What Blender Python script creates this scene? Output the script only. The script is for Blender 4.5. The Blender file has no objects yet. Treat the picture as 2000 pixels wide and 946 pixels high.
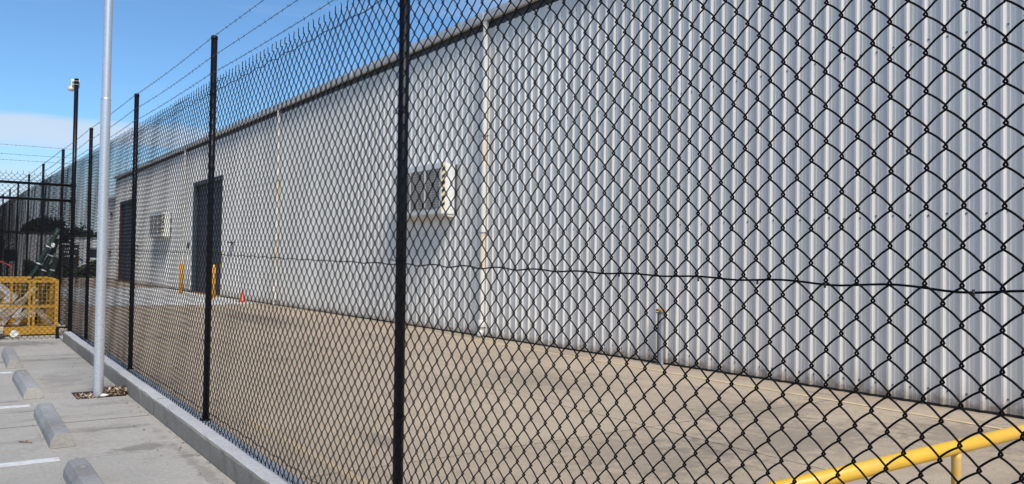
import bpy, bmesh, math, random
import numpy as np
from mathutils import Vector, Matrix
random.seed(7); RNG=np.random.RandomState(7)
S=bpy.context.scene
C=S.collection
# ---------------------------------------------------------------- camera
HC=1.3227
def make_camera():
    yaw,pitch,roll=.6149,.0245,.0139
    F=Vector((math.sin(yaw)*math.cos(pitch),math.cos(yaw)*math.cos(pitch),math.sin(pitch)))
    R=Vector((math.cos(yaw),-math.sin(yaw),0)); U=R.cross(F)
    R2=R*math.cos(roll)+U*math.sin(roll); U2=U*math.cos(roll)-R*math.sin(roll)
    cd=bpy.data.cameras.new('camera'); cam=bpy.data.objects.new('camera',cd); C.objects.link(cam)
    M=Matrix.Identity(4)
    for i in range(3): M[i][0]=R2[i]; M[i][1]=U2[i]; M[i][2]=-F[i]
    M[0][3],M[1][3],M[2][3]=0,0,HC
    cam.matrix_world=M
    cd.sensor_fit='HORIZONTAL'; cd.sensor_width=36; cd.lens=36*1581.4/2000
    cd.clip_start=.05; cd.clip_end=4000
    S.camera=cam
make_camera()
S.render.resolution_x=1024; S.render.resolution_y=484
# ---------------------------------------------------------------- world, sun, exposure
SUN=Vector((-.22,-1,1.1)).normalized()
SKYT=(.70,.98,1.20)
def make_world():
    w=bpy.data.worlds.new('World'); S.world=w; w.use_nodes=True
    nt=w.node_tree; N=nt.nodes; L=nt.links; N.clear()
    out=N.new('ShaderNodeOutputWorld'); bg=N.new('ShaderNodeBackground'); bg.inputs[1].default_value=.095
    sky=N.new('ShaderNodeTexSky'); sky.sky_type='NISHITA'; sky.sun_disc=False
    sky.sun_elevation=math.asin(SUN.z); sky.sun_rotation=math.atan2(SUN.x,SUN.y)
    sky.air_density=1.0; sky.dust_density=.3; sky.ozone_density=2.0; sky.altitude=50
    tc=N.new('ShaderNodeTexCoord'); sp=N.new('ShaderNodeSeparateXYZ'); L.new(tc.outputs['Generated'],sp.inputs[0])
    def mth(op,a,b=None,c=None,clamp=False):
        n=N.new('ShaderNodeMath'); n.operation=op; n.use_clamp=clamp
        for i,v in enumerate((a,b,c)):
            if v is None: continue
            if isinstance(v,(int,float)): n.inputs[i].default_value=v
            else: L.new(v,n.inputs[i])
        return n.outputs[0]
    def ss(v,a,b):
        n=N.new('ShaderNodeMapRange'); n.interpolation_type='SMOOTHSTEP'; L.new(v,n.inputs[0])
        n.inputs[1].default_value=a; n.inputs[2].default_value=b; return n.outputs[0]
    mp=N.new('ShaderNodeMapping'); mp.inputs['Scale'].default_value=(1.6,1.6,14); L.new(tc.outputs['Generated'],mp.inputs[0])
    no=N.new('ShaderNodeTexNoise'); no.inputs['Scale'].default_value=1.5; no.inputs['Detail'].default_value=8; L.new(mp.outputs[0],no.inputs[0])
    no2=N.new('ShaderNodeTexNoise'); no2.inputs['Scale'].default_value=3; no2.inputs['Detail'].default_value=4; L.new(mp.outputs[0],no2.inputs[0])
    z=sp.outputs[2]
    zw=mth('ADD',z,mth('MULTIPLY',mth('SUBTRACT',no2.outputs[0],.5),.045))
    # a thin long bank of cloud about eight degrees up, and milky air near the horizon
    band=mth('MULTIPLY',ss(zw,.112,.128),mth('SUBTRACT',1,ss(zw,.142,.156)))
    wisps=mth('MULTIPLY',ss(no.outputs[0],.50,.72),mth('SUBTRACT',1,ss(z,.18,.6)))
    low=mth('MULTIPLY',mth('SUBTRACT',1,ss(zw,.045,.135)),.85)
    m=mth('MAXIMUM',mth('MULTIPLY',band,.72),low); m=mth('MAXIMUM',m,mth('MULTIPLY',wisps,.35),clamp=True)
    lp=N.new('ShaderNodeMix'); lp.data_type='RGBA'; L.new(m,lp.inputs[0]); 
    tint=N.new('ShaderNodeMix'); tint.data_type='RGBA'; tint.blend_type='MULTIPLY'; tint.inputs[0].default_value=1
    L.new(sky.outputs[0],tint.inputs[6]); tint.inputs[7].default_value=(SKYT[0],SKYT[1],SKYT[2],1)
    L.new(tint.outputs[2],lp.inputs[6]); lp.inputs[7].default_value=(5.6,6.2,7.1,1)
    L.new(lp.outputs[2],bg.inputs[0]); L.new(bg.outputs[0],out.inputs[0])
make_world()
sl=bpy.data.lights.new('sun','SUN'); sl.energy=3.4; sl.angle=math.radians(22); sl.color=(1,.95,.87)
so=bpy.data.objects.new('sun',sl); C.objects.link(so); so.rotation_euler=SUN.to_track_quat('Z','Y').to_euler()
S.view_settings.view_transform='Standard'; S.view_settings.look='None'; S.view_settings.gamma=1
S.view_settings.exposure=0.35
# ---------------------------------------------------------------- materials
def nodes(name):
    m=bpy.data.materials.new(name); m.use_nodes=True; nt=m.node_tree
    return m,nt,nt.nodes,nt.links,nt.nodes['Principled BSDF']
class NB:
    def __init__(s,nt): s.N=nt.nodes; s.L=nt.links
    def m(s,op,a,b=None,clamp=False):
        n=s.N.new('ShaderNodeMath'); n.operation=op; n.use_clamp=clamp
        for i,v in enumerate((a,b)):
            if v is None: continue
            if isinstance(v,(int,float)): n.inputs[i].default_value=v
            else: s.L.new(v,n.inputs[i])
        return n.outputs[0]
    def ss(s,v,a,b,x=0,y=1):
        n=s.N.new('ShaderNodeMapRange'); n.interpolation_type='SMOOTHSTEP'; s.L.new(v,n.inputs[0])
        for i,q in enumerate((a,b,x,y)): n.inputs[i+1].default_value=q
        return n.outputs[0]
    def noise(s,vec,scale,detail=4,rough=.55,stretch=None):
        if stretch:
            mp=s.N.new('ShaderNodeMapping'); mp.inputs['Scale'].default_value=stretch; s.L.new(vec,mp.inputs[0]); vec=mp.outputs[0]
        n=s.N.new('ShaderNodeTexNoise'); n.inputs['Scale'].default_value=scale; n.inputs['Detail'].default_value=detail
        n.inputs['Roughness'].default_value=rough; s.L.new(vec,n.inputs[0]); return n.outputs[0]
    def mix(s,f,a,b,mode='MIX'):
        n=s.N.new('ShaderNodeMix'); n.data_type='RGBA'; n.blend_type=mode
        if isinstance(f,(int,float)): n.inputs[0].default_value=f
        else: s.L.new(f,n.inputs[0])
        for i,v in ((6,a),(7,b)):
            if isinstance(v,tuple): n.inputs[i].default_value=(*v[:3],1)
            else: s.L.new(v,n.inputs[i])
        return n.outputs[2]
    def pos(s): return s.N.new('ShaderNodeNewGeometry').outputs['Position']
    def obj(s): return s.N.new('ShaderNodeTexCoord').outputs['Object']
    def rnd(s): return s.N.new('ShaderNodeObjectInfo').outputs['Random']
    def bump(s,h,strength,dist,bsdf):
        b=s.N.new('ShaderNodeBump'); b.inputs['Strength'].default_value=strength; b.inputs['Distance'].default_value=dist
        s.L.new(h,b.inputs['Height']); s.L.new(b.outputs[0],bsdf.inputs['Normal'])
def mat(name,col,rough=.6,metal=0,var=.12,scale=12,col2=None,bump=0,stretch=None,world=True):
    m,nt,N,L,B=nodes(name); b=NB(nt); v=b.pos() if world else b.obj()
    n=b.noise(v,scale,5,.6,stretch)
    c2=col2 or tuple(min(1,c*(1-var*2.2)) for c in col)
    c=b.mix(b.ss(n,.35,.68),tuple(col),tuple(c2))
    L.new(c,B.inputs['Base Color']); B.inputs['Metallic'].default_value=metal
    L.new(b.ss(n,.2,.8,max(.05,rough-.08),min(1,rough+.08)),B.inputs['Roughness'])
    if bump: b.bump(b.noise(v,scale*4,4,.6),bump,.002,B)
    return m
def concrete(name,c1,c2,sdir=(2.6,.5,1),*,stain=(.15,.13,.11),blobs=(),rnd=.12,streak=.5,bumpd=.003,amt=.55):
    m,nt,N,L,B=nodes(name); b=NB(nt); P=b.pos()
    big=b.noise(P,.55,6,.6); mid=b.noise(P,3.2,7,.62); fine=b.noise(P,45,5,.7)
    col=b.mix(b.ss(big,.38,.64),c1,c2)
    col=b.mix(b.m('MULTIPLY',b.ss(mid,.42,.72),.5),col,tuple(x*.72 for x in c1))
    g=b.ss(fine,.3,.7,.84,1.1)
    gc=N.new('ShaderNodeCombineColor'); 
    for i in range(3): L.new(g,gc.inputs[i])
    col=b.mix(1,col,gc.outputs[0],'MULTIPLY')
    # drag marks and dirt
    st=b.noise(P,1.1,9,.68,sdir); st2=b.noise(P,.8,3,.5)
    mk=b.m('MULTIPLY',b.ss(st,.54,.68),b.ss(st2,.42,.58))
    col=b.mix(b.m('MULTIPLY',mk,streak),col,stain)
    sp=b.noise(P,150,2,.5); col=b.mix(b.ss(sp,.70,.76,0,.55),col,tuple(x*.35 for x in c1))
    for (x,y,rx,ry,s) in blobs:
        mp=N.new('ShaderNodeMapping'); mp.inputs['Location'].default_value=(-x/rx,-y/ry,0); mp.inputs['Scale'].default_value=(1/rx,1/ry,0)
        L.new(P,mp.inputs[0]); ln=N.new('ShaderNodeVectorMath'); ln.operation='LENGTH'; L.new(mp.outputs[0],ln.inputs[0])
        d=b.m('ADD',ln.outputs['Value'],b.m('MULTIPLY',b.m('SUBTRACT',b.noise(P,7,8,.75),.5),4.0))
        col=b.mix(b.ss(d,.35,1.1,s,0),col,stain)
    r=b.rnd(); rr=b.m('ADD',b.m('MULTIPLY',r,rnd),1-rnd/2)
    cc=N.new('ShaderNodeCombineColor')
    for i in range(3): L.new(rr,cc.inputs[i])
    col=b.mix(1,col,cc.outputs[0],'MULTIPLY')
    L.new(col,B.inputs['Base Color']); L.new(b.ss(mid,.3,.7,.75,.95),B.inputs['Roughness'])
    b.bump(b.m('ADD',fine,b.m('MULTIPLY',mid,1.5)),amt,bumpd,B)
    return m
M={}
M['carpark']=concrete('car_park_concrete',(.435,.40,.35),(.37,.345,.305),(.55,2.8,1),streak=.8,blobs=[(1.05,6.45,.28,.07,.55),(1.12,5.75,.22,.12,.6),(1.0,9.0,.22,.5,.35),(.7,12.4,.9,.35,.7),(1.2,7.5,.3,.12,.35),(.45,6.3,.3,.1,.3),(.9,10.6,.5,.12,.5),(1.3,5.0,.05,1.2,.4)])
M['yard']=concrete('yard_concrete',(.45,.355,.25),(.385,.305,.22),stain=(.12,.105,.09),streak=.5,rnd=.1,
   blobs=[(6.7,5.2,1.2,.6,.4),(5.9,4.2,1.5,.6,.42),(7.4,3.4,.9,.8,.45),(6.3,19.5,.8,3.5,.55),(6.1,8,.7,1.2,.3),(4.4,4.4,.8,.8,.35),(7.2,1.6,.8,1.2,.45),(3.2,9,.7,.9,.2)])
M['apron']=concrete('pale_apron_concrete',(.66,.63,.58),(.52,.49,.45),streak=.3)
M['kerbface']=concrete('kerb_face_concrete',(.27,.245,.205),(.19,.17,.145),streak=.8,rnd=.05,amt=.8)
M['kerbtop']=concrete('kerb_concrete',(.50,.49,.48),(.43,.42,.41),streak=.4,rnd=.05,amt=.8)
M['stop']=concrete('wheel_stop_concrete',(.345,.335,.32),(.25,.245,.235),streak=.8,amt=.5,blobs=[(.64,6.3,.12,.2,.4),(.66,9.1,.1,.3,.4),(.67,4.9,.09,.2,.4)])
M['stopend']=concrete('wheel_stop_end_concrete',(.37,.345,.305),(.28,.255,.22),streak=.6,amt=.6)
M['ground']=concrete('far_ground',(.22,.2,.17),(.15,.15,.1))
M['joint']=mat('joint_dirt',(.055,.045,.038),.95)
M['pitdirt']=mat('pit_dirt',(.10,.075,.055),.95,scale=40,bump=.8)
M['white_line']=mat('white_line_paint',(.66,.66,.65),.8,scale=18,col2=(.50,.49,.47))
M['yellow_line']=mat('faded_yellow_line_paint',(.66,.50,.28),.8,scale=9,col2=(.50,.39,.25))
M['worn_line']=mat('worn_away_yellow_line',(.48,.355,.21),.8,scale=1.4,col2=(.42,.335,.235))
def black_mat(name,rough=.35,c=(.008,.009,.012)):
    return mat(name,c,rough,0,.1,30)
M['black']=black_mat('black_powder_coat',.35,(.006,.006,.008)); M['wire']=black_mat('black_pvc_wire',.5,(.003,.003,.004))
for q in ('black','wire'): M[q].node_tree.nodes['Principled BSDF'].inputs['Specular IOR Level'].default_value=.12 if q=='wire' else .3
M['barb']=mat('dull_barbed_wire',(.10,.09,.085),.55,.6)
M['galv']=None
def galv():
    m,nt,N,L,B=nodes('galvanised_steel'); b=NB(nt); O=b.obj()
    v=N.new('ShaderNodeTexVoronoi'); v.inputs['Scale'].default_value=38; L.new(O,v.inputs[0])
    big=b.noise(O,5,5,.6,(1,1,.35)); fine=b.noise(O,70,4,.6)
    c=b.mix(b.ss(fine,.4,.65),(.66,.68,.70),(.52,.55,.58)); c=b.mix(b.ss(big,.5,.7,0,.4),c,(.62,.62,.64))
    L.new(c,B.inputs['Base Color']); B.inputs['Metallic'].default_value=.6
    L.new(b.ss(fine,.3,.7,.27,.42),B.inputs['Roughness']); b.bump(fine,.25,.0006,B)
    return m
M['galv']=galv()
def cladding_mat():
    m,nt,N,L,B=nodes('pale_grey_steel_cladding'); b=NB(nt); P=b.pos()
    n1=b.noise(P,1.2,5,.6,(1,1,.35)); n2=b.noise(P,7,6,.65,(1,1.6,.25))
    c=b.mix(b.ss(n1,.35,.65),(.74,.705,.65),(.695,.665,.615))
    c=b.mix(b.ss(n2,.6,.8,0,.10),c,(.42,.42,.41))
    sep=N.new('ShaderNodeSeparateXYZ'); L.new(P,sep.inputs[0])
    n3=b.noise(P,9,6,.7)
    zz=b.m('ADD',sep.outputs[2],b.m('MULTIPLY',b.m('SUBTRACT',n3,.5),-.35))
    d=b.ss(zz,-.10,.03,.9,0); c=b.mix(d,c,(.27,.215,.16))
    d2=b.m('MULTIPLY',b.ss(zz,-.02,.3,.3,0),b.ss(n2,.35,.6)); c=b.mix(d2,c,(.36,.31,.26))
    n4=b.noise(P,3.4,7,.7,(1,2.4,.10)); c=b.mix(b.ss(n4,.62,.74,0,.30),c,(.40,.34,.28)); n5=b.noise(P,26,3,.6,(1,1,.5)); c=b.mix(b.ss(n5,.74,.78,0,.5),c,(.25,.22,.2))
    r=b.rnd(); rr=b.m('ADD',b.m('MULTIPLY',r,.09),.955); cc=N.new('ShaderNodeCombineColor')
    for i in range(3): L.new(rr,cc.inputs[i])
    c=b.mix(1,c,cc.outputs[0],'MULTIPLY')
    L.new(c,B.inputs['Base Color']); B.inputs['Roughness'].default_value=.42; B.inputs['Metallic'].default_value=.12
    b.bump(b.noise(P,2.2,3,.5,(1,1,.5)),.35,.006,B)
    return m
M['clad']=cladding_mat()
M['gutter']=mat('grey_gutter_steel',(.62,.61,.59),.45,.1,.05,3)
M['fascia']=mat('eave_shade_and_lintel_dark',(.045,.048,.055),.6,0,.1,5)  # near-black: eave shade painted into the wall-top flashing; also the dark door lintels
M['roof']=mat('roof_steel',(.5,.5,.5),.5,.1)
M['pvc']=mat('cream_pvc_pipe',(.74,.71,.64),.45,0,.05,3,stretch=(1,1,.3))
M['pvc_stain']=mat('stained_pvc_pipe',(.69,.57,.42),.55,0,.1,6,col2=(.73,.67,.56),stretch=(1,1,.3))
M['strap']=mat('dark_steel_strap',(.03,.028,.026),.6)
M['ac']=mat('off_white_painted_steel',(.76,.745,.70),.5,0,.04,4)
M['ac_under']=mat('off_white_tray',(.62,.60,.55),.6,0,.08,4)
M['grille']=mat('grey_grille_wire',(.70,.66,.60),.5,.2)
M['dark']=mat('dark_interior',(.02,.018,.02),.8)
M['pad']=mat('brown_cooler_pad',(.022,.016,.014),.9,scale=50,bump=.6)
M['tapeblack']=mat('black_tape',(.015,.015,.015),.5); M['tapeyellow']=mat('faded_yellow_tape',(.75,.66,.36),.5)
M['door']=mat('charcoal_roller_door',(.035,.036,.044),.6,0,.08,3)
M['teal']=mat('faded_teal_frame',(.045,.075,.08),.6); M['rust']=mat('red_oxide_frame',(.085,.028,.022),.6)
M['orange']=mat('orange_bollard_paint',(.80,.36,.035),.5,0,.08,8)
M['sill']=mat('orange_sill_paint',(.50,.27,.07),.7)
M['cone']=mat('orange_red_cone_plastic',(.72,.10,.035),.5)
M['yellow']=mat('yellow_gloss_paint',(.80,.49,.035),.33,0,.07,7,col2=(.72,.40,.03))
def paint(name,c,grime,chip,rough=.33):
    m,nt,N,L,B=nodes(name); b=NB(nt); P=b.pos()
    n=b.noise(P,5,6,.65); f=b.noise(P,38,5,.7); q=b.noise(P,2.2,7,.7,(1,1,3))
    c1=b.mix(b.ss(n,.35,.7,0,.5),c,tuple(x*.82 for x in c)); c1=b.mix(b.m('MULTIPLY',b.ss(q,.5,.68),.45),c1,grime); c1=b.mix(b.ss(f,.69,.72),c1,chip)
    L.new(c1,B.inputs['Base Color']); L.new(b.ss(q,.4,.65,rough,.7),B.inputs['Roughness']); b.bump(f,.25,.001,B); return m
M['yellow']=paint('worn_yellow_gloss_paint',(.74,.43,.04),(.46,.33,.14),(.22,.15,.09))
M['yellowdirty']=mat('worn_yellow_paint',(.68,.40,.06),.5,0,.1,25,col2=(.58,.42,.18))
M['cage']=mat('cage_yellow_paint',(.50,.265,.03),.45,0,.1,8)
M['timber']=mat('weathered_timber',(.45,.37,.28),.85,0,.12,5,stretch=(1,8,8))
M['foam']=mat('tan_block',(.60,.50,.37),.85,0,.08,6)
M['paper']=mat('pale_crumpled_paper',(.74,.69,.58),.8,0,.1,14)
M['leaf']=mat('dry_leaf',(.30,.20,.12),.85,0,.2,30,col2=(.14,.09,.06))
M['leafpale']=mat('pale_bleached_leaf',(.55,.47,.36),.85,0,.2,30)
M['green']=mat('dark_green_tube',(.007,.026,.016),.6,0,.1,20)
M['red']=mat('red_plastic',(.45,.04,.03),.5)
M['tag']=mat('yellow_green_tag',(.52,.60,.12),.5)
M['cabinet']=mat('dark_grey_box',(.07,.07,.075),.5)
M['bark']=mat('bark',(.10,.08,.06),.9,scale=9,bump=.5)
M['foliage']=mat('dark_foliage',(.035,.05,.022),.7,0,.2,.9,col2=(.012,.02,.01))
M['foliage2']=mat('hedge_foliage',(.07,.10,.035),.7,0,.2,2.,col2=(.03,.045,.02))
M['farwhite']=mat('far_white_wall',(.72,.72,.69),.6); M['fargrey']=mat('far_grey_wall',(.3,.31,.33),.6)
M['farroof']=mat('far_dark_roof',(.07,.065,.06),.7); M['glass']=mat('dark_window_glass',(.03,.035,.045),.15)
M['carwhite']=mat('white_car_paint',(.75,.76,.77),.25); M['tyre']=mat('tyre_rubber',(.02,.02,.02),.8)
M['blue']=mat('blue_banner',(.05,.09,.30),.6); M['mulch']=mat('red_brown_mulch',(.17,.075,.05),.95)
M['chalk']=mat('white_lettering',(.8,.8,.78),.6)
# ---------------------------------------------------------------- mesh helpers
def link(name,me,parent=None,loc=(0,0,0),rot=(0,0,0)):
    o=bpy.data.objects.new(name,me); C.objects.link(o); o.location=loc; o.rotation_euler=rot
    if parent: o.parent=parent
    return o
def empty(name,loc=(0,0,0),rot=(0,0,0)):
    return link(name,None,None,loc,rot)
def tag(o,label=None,cat=None,group=None,kind=None):
    for k,v in (('label',label),('category',cat),('group',group),('kind',kind)):
        if v: o[k]=v
    return o
class MB:
    def __init__(s): s.v=[]; s.f=[]; s.mi=[]; s.sm=[]; s.mats=[]
    def mid(s,m):
        if m not in s.mats: s.mats.append(m)
        return s.mats.index(m)
    def add(s,vs,fs,m,smooth=False):
        b=len(s.v); s.v+= [tuple(map(float,q)) for q in vs]; k=s.mid(m)
        for q in fs: s.f.append(tuple(i+b for i in q)); s.mi.append(k); s.sm.append(smooth)
        return s
    def box(s,a,b,m,bev=0):
        (x0,y0,z0),(x1,y1,z1)=a,b
        x0,x1=min(x0,x1),max(x0,x1); y0,y1=min(y0,y1),max(y0,y1); z0,z1=min(z0,z1),max(z0,z1)
        if bev:
            e=bev; vs=[]
            for z,i in ((z0,e),(z0+e,0),(z1-e,0),(z1,e)):
                for (x,y) in ((x0+i+e,y0+i),(x1-i-e,y0+i),(x1-i,y0+i+e),(x1-i,y1-i-e),(x1-i-e,y1-i),(x0+i+e,y1-i),(x0+i,y1-i-e),(x0+i,y0+i+e)): vs.append((x,y,z))
            fs=[tuple(range(7,-1,-1)),tuple(range(24,32))]
            for r in range(3):
                for k in range(8): fs.append((r*8+k,r*8+(k+1)%8,r*8+8+(k+1)%8,r*8+8+k))
            return s.add(vs,fs,m)
        vs=[(x0,y0,z0),(x1,y0,z0),(x1,y1,z0),(x0,y1,z0),(x0,y0,z1),(x1,y0,z1),(x1,y1,z1),(x0,y1,z1)]
        return s.add(vs,[(3,2,1,0),(4,5,6,7),(0,1,5,4),(1,2,6,5),(2,3,7,6),(3,0,4,7)],m)
    def bar(s,a,b,w,h,m,up=(0,0,1)):
        a=Vector(a);b=Vector(b);d=(b-a).normalized();u=Vector(up)
        if abs(d.dot(u))>.95: u=Vector((1,0,0))
        x=d.cross(u).normalized()*w/2; y=x.cross(d).normalized()*h/2
        vs=[p+i*x+j*y for p in (a,b) for i,j in ((-1,-1),(1,-1),(1,1),(-1,1))]
        return s.add(vs,[(0,1,2,3),(7,6,5,4),(0,4,5,1),(1,5,6,2),(2,6,7,3),(3,7,4,0)],m)
    def tube(s,pts,r,m,n=12,cap=True,smooth=True):
        pts=[Vector(p) for p in pts]; rs=r if isinstance(r,(list,tuple)) else [r]*len(pts)
        vs=[]; prev=None
        for i,p in enumerate(pts):
            d=(pts[min(i+1,len(pts)-1)]-pts[max(i-1,0)]).normalized()
            if prev is None:
                u=Vector((0,0,1)) if abs(d.z)<.9 else Vector((1,0,0)); x=d.cross(u).normalized()
            else: x=(prev-d*prev.dot(d)).normalized()
            prev=x; y=d.cross(x)
            for k in range(n):
                t=2*math.pi*k/n; vs.append(p+(x*math.cos(t)+y*math.sin(t))*rs[i])
        fs=[(i*n+k,i*n+(k+1)%n,(i+1)*n+(k+1)%n,(i+1)*n+k) for i in range(len(pts)-1) for k in range(n)]
        b=len(s.v); s.add(vs,fs,m,smooth)
        if cap:
            k=s.mid(m)
            for q in (tuple(b+j for j in range(n-1,-1,-1)),tuple(b+(len(pts)-1)*n+j for j in range(n))):
                s.f.append(q); s.mi.append(k); s.sm.append(False)
        return s
    def mesh(s,name):
        me=bpy.data.meshes.new(name); me.from_pydata(s.v,[],s.f)
        for m in s.mats: me.materials.append(m)
        me.polygons.foreach_set('material_index',s.mi); me.polygons.foreach_set('use_smooth',s.sm); me.update()
        return me
    def obj(s,name,parent=None,loc=(0,0,0),rot=(0,0,0)):
        return link(name,s.mesh(name),parent,loc,rot)
def npmesh(name,v,q,m,smooth=True):
    me=bpy.data.meshes.new(name); k=q.shape[1]
    me.vertices.add(len(v)); me.vertices.foreach_set('co',v.astype(np.float32).ravel())
    me.loops.add(q.size); me.loops.foreach_set('vertex_index',q.astype(np.int32).ravel())
    me.polygons.add(len(q)); me.polygons.foreach_set('loop_start',np.arange(0,q.size,k,dtype=np.int32))
    me.polygons.foreach_set('loop_total',np.full(len(q),k,dtype=np.int32))
    me.polygons.foreach_set('use_smooth',np.full(len(q),smooth)); me.materials.append(m); me.update(calc_edges=True); me.validate()
    return me
def bevel(o,w,seg=2):
    b=o.modifiers.new('bevel','BEVEL'); b.width=w; b.segments=seg; b.limit_method='ANGLE'; b.angle_limit=.5
    return o
SF=.0128                                   # the car park and fence climb 1.28 per cent; the yard is level
def cz(y): return SF*y
YZ=-.129
SLOPE=math.atan(SF)
# ---------------------------------------------------------------- ground
g=MB(); g.box((-1500,-1500,-.9),(1500,2500,-.30),M['ground']); tag(g.obj('ground'),kind='structure')
# car park slabs, joints recessed
cp=empty('car_park'); tag(cp,kind='structure')
bs=MB(); 
bs.add([(-9,-5,-.12-.064),(1.394,-5,-.12-.064),(1.394,46,.5),(-9,46,.5),(-9,-5,-.4),(1.394,-5,-.4),(1.394,46,-.4),(-9,46,-.4)],[(0,1,2,3),(7,6,5,4),(0,4,5,1),(1,5,6,2),(2,6,7,3),(3,7,4,0)],M['joint']); bs.obj('slab_bedding',cp)
def slab(b,x0,y0,x1,y1,zf,th,m,side=None):
    b.add([(x0,y0,zf(y0)-th),(x1,y0,zf(y0)-th),(x1,y1,zf(y1)-th),(x0,y1,zf(y1)-th),(x0,y0,zf(y0)),(x1,y0,zf(y0)),(x1,y1,zf(y1)),(x0,y1,zf(y1))],
      [(4,5,6,7)],m)
    b.add(b.v[-8:],[(3,2,1,0),(0,1,5,4),(1,2,6,5),(2,3,7,6),(3,0,4,7)],side or m)
ys=[-5,-1.2,2.6,6.812,11.0,15.2,19.4,23.6,27.8,32,36,40,45.9]
xs=[1.392,-3.2,-8.9]
PIT=(.985,7.782,1.375,8.17)
for i in range(len(ys)-1):
    for j in range(2):
        x1,x0=xs[j]-.004,xs[j+1]+.004; y0,y1=ys[i]+.007,ys[i+1]-.007
        b=MB()
        if j==0 and y0<7.5<y1:
            for r in ((x0,y0,x1,PIT[1]),(x0,PIT[1],PIT[0],PIT[3]),(PIT[2],PIT[1],x1,PIT[3]),(x0,PIT[3],x1,y1)): slab(b,*r,cz,.1,M['carpark'],M['joint'])
        else: slab(b,x0,y0,x1,y1,cz,.1,M['carpark'],M['joint'])
        b.obj('concrete_slab',cp)
b=MB(); slab(b,PIT[0]-.02,PIT[1]-.02,PIT[2]+.02,PIT[3]+.02,lambda y:cz(y)-.035,.04,M['pitdirt']); b.obj('pole_pit',cp)
# yard slabs
yd=empty('yard'); tag(yd,kind='structure')
b=MB(); b.box((1.56,-8,-.6),(60,60,YZ-.012),M['joint']); b.obj('slab_bedding',yd)
xs=[1.56,5.2,8.72]; 
ys=[-8]+[-4+4.6*i for i in range(13)]+[60]
for i in range(len(ys)-1):
    for j in range(2):
        b=MB(); slab(b,xs[j]+.005,ys[i]+.005,xs[j+1]-.005,ys[i+1]-.005,lambda y:YZ,.1,M['yard'],M['joint']); b.obj('concrete_slab',yd)
b=MB()
b.add([(3.6,26.2,YZ+.004),(8.55,25.6,YZ+.004),(8.55,40.5,YZ+.004),(3.6,41.6,YZ+.004)],[(0,1,2,3)],M['apron']); tag(b.obj('pale_apron'),kind='structure')
# faded yellow line in the yard, slightly wandering
b=MB(); n=60
for i in range(n):
    y0=-3+i*.5; y1=y0+.5
    xa=7.78+.0225*y0+.012*math.sin(y0*1.7); xb=7.78+.0225*y1+.012*math.sin(y1*1.7)
    b.add([(xa,y0,YZ+.004),(xa+.075,y0,YZ+.004),(xb+.075,y1,YZ+.004),(xb,y1,YZ+.004)],[(0,1,2,3)],M['yellow_line'])
tag(b.obj('yellow_line'),kind='structure')
b=MB(); b.add([(2.25,2.8,YZ+.004),(2.33,2.8,YZ+.004),(2.33,7.4,YZ+.004),(2.25,7.4,YZ+.004)],[(0,1,2,3)],M['worn_line']); tag(b.obj('yellow_line'),kind='structure')
# kerb in cast lengths
kb=empty('kerb'); tag(kb,kind='structure')
ks=[-5,-1.0,2.9,6.771,12.5]
for a,c in zip(ks[:-1],ks[1:]):
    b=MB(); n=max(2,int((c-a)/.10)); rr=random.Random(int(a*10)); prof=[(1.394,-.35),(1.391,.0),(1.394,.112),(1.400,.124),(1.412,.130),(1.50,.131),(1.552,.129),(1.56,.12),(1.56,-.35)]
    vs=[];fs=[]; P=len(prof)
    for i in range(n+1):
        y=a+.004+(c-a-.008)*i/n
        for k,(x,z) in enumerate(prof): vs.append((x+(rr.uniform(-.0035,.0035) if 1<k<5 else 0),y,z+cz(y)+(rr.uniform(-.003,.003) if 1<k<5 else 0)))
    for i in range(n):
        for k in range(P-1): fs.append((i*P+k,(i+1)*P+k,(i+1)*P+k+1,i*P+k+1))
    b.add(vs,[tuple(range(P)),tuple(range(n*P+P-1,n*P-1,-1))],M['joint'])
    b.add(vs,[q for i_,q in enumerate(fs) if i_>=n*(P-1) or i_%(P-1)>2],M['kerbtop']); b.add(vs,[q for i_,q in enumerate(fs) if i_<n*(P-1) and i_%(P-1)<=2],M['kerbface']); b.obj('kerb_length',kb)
b=MB(); slab(b,1.40,-4.9,1.553,12.4,lambda y:.1+cz(y),.4,M['joint']); b.obj('kerb_core',kb)
# fence footing strip past the kerb
b=MB(); slab(b,1.394,12.52,1.56,45.9,lambda y:.03+cz(y),.45,M['kerbtop']); tag(b.obj('fence_footing'),kind='structure')
# parking lines
for y in (3.65,5.68,7.66,9.70):
    b=MB(); slab(b,-6,y-.045,.63,y+.045,lambda q:cz(q)+.004,.003,M['white_line']); tag(b.obj('parking_line'),kind='structure')
b=MB(); b.box((9.2,62,-.3),(60,62.2,-.0),M['mulch'])
tag(b.obj('garden_edge'),kind='structure')
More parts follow.
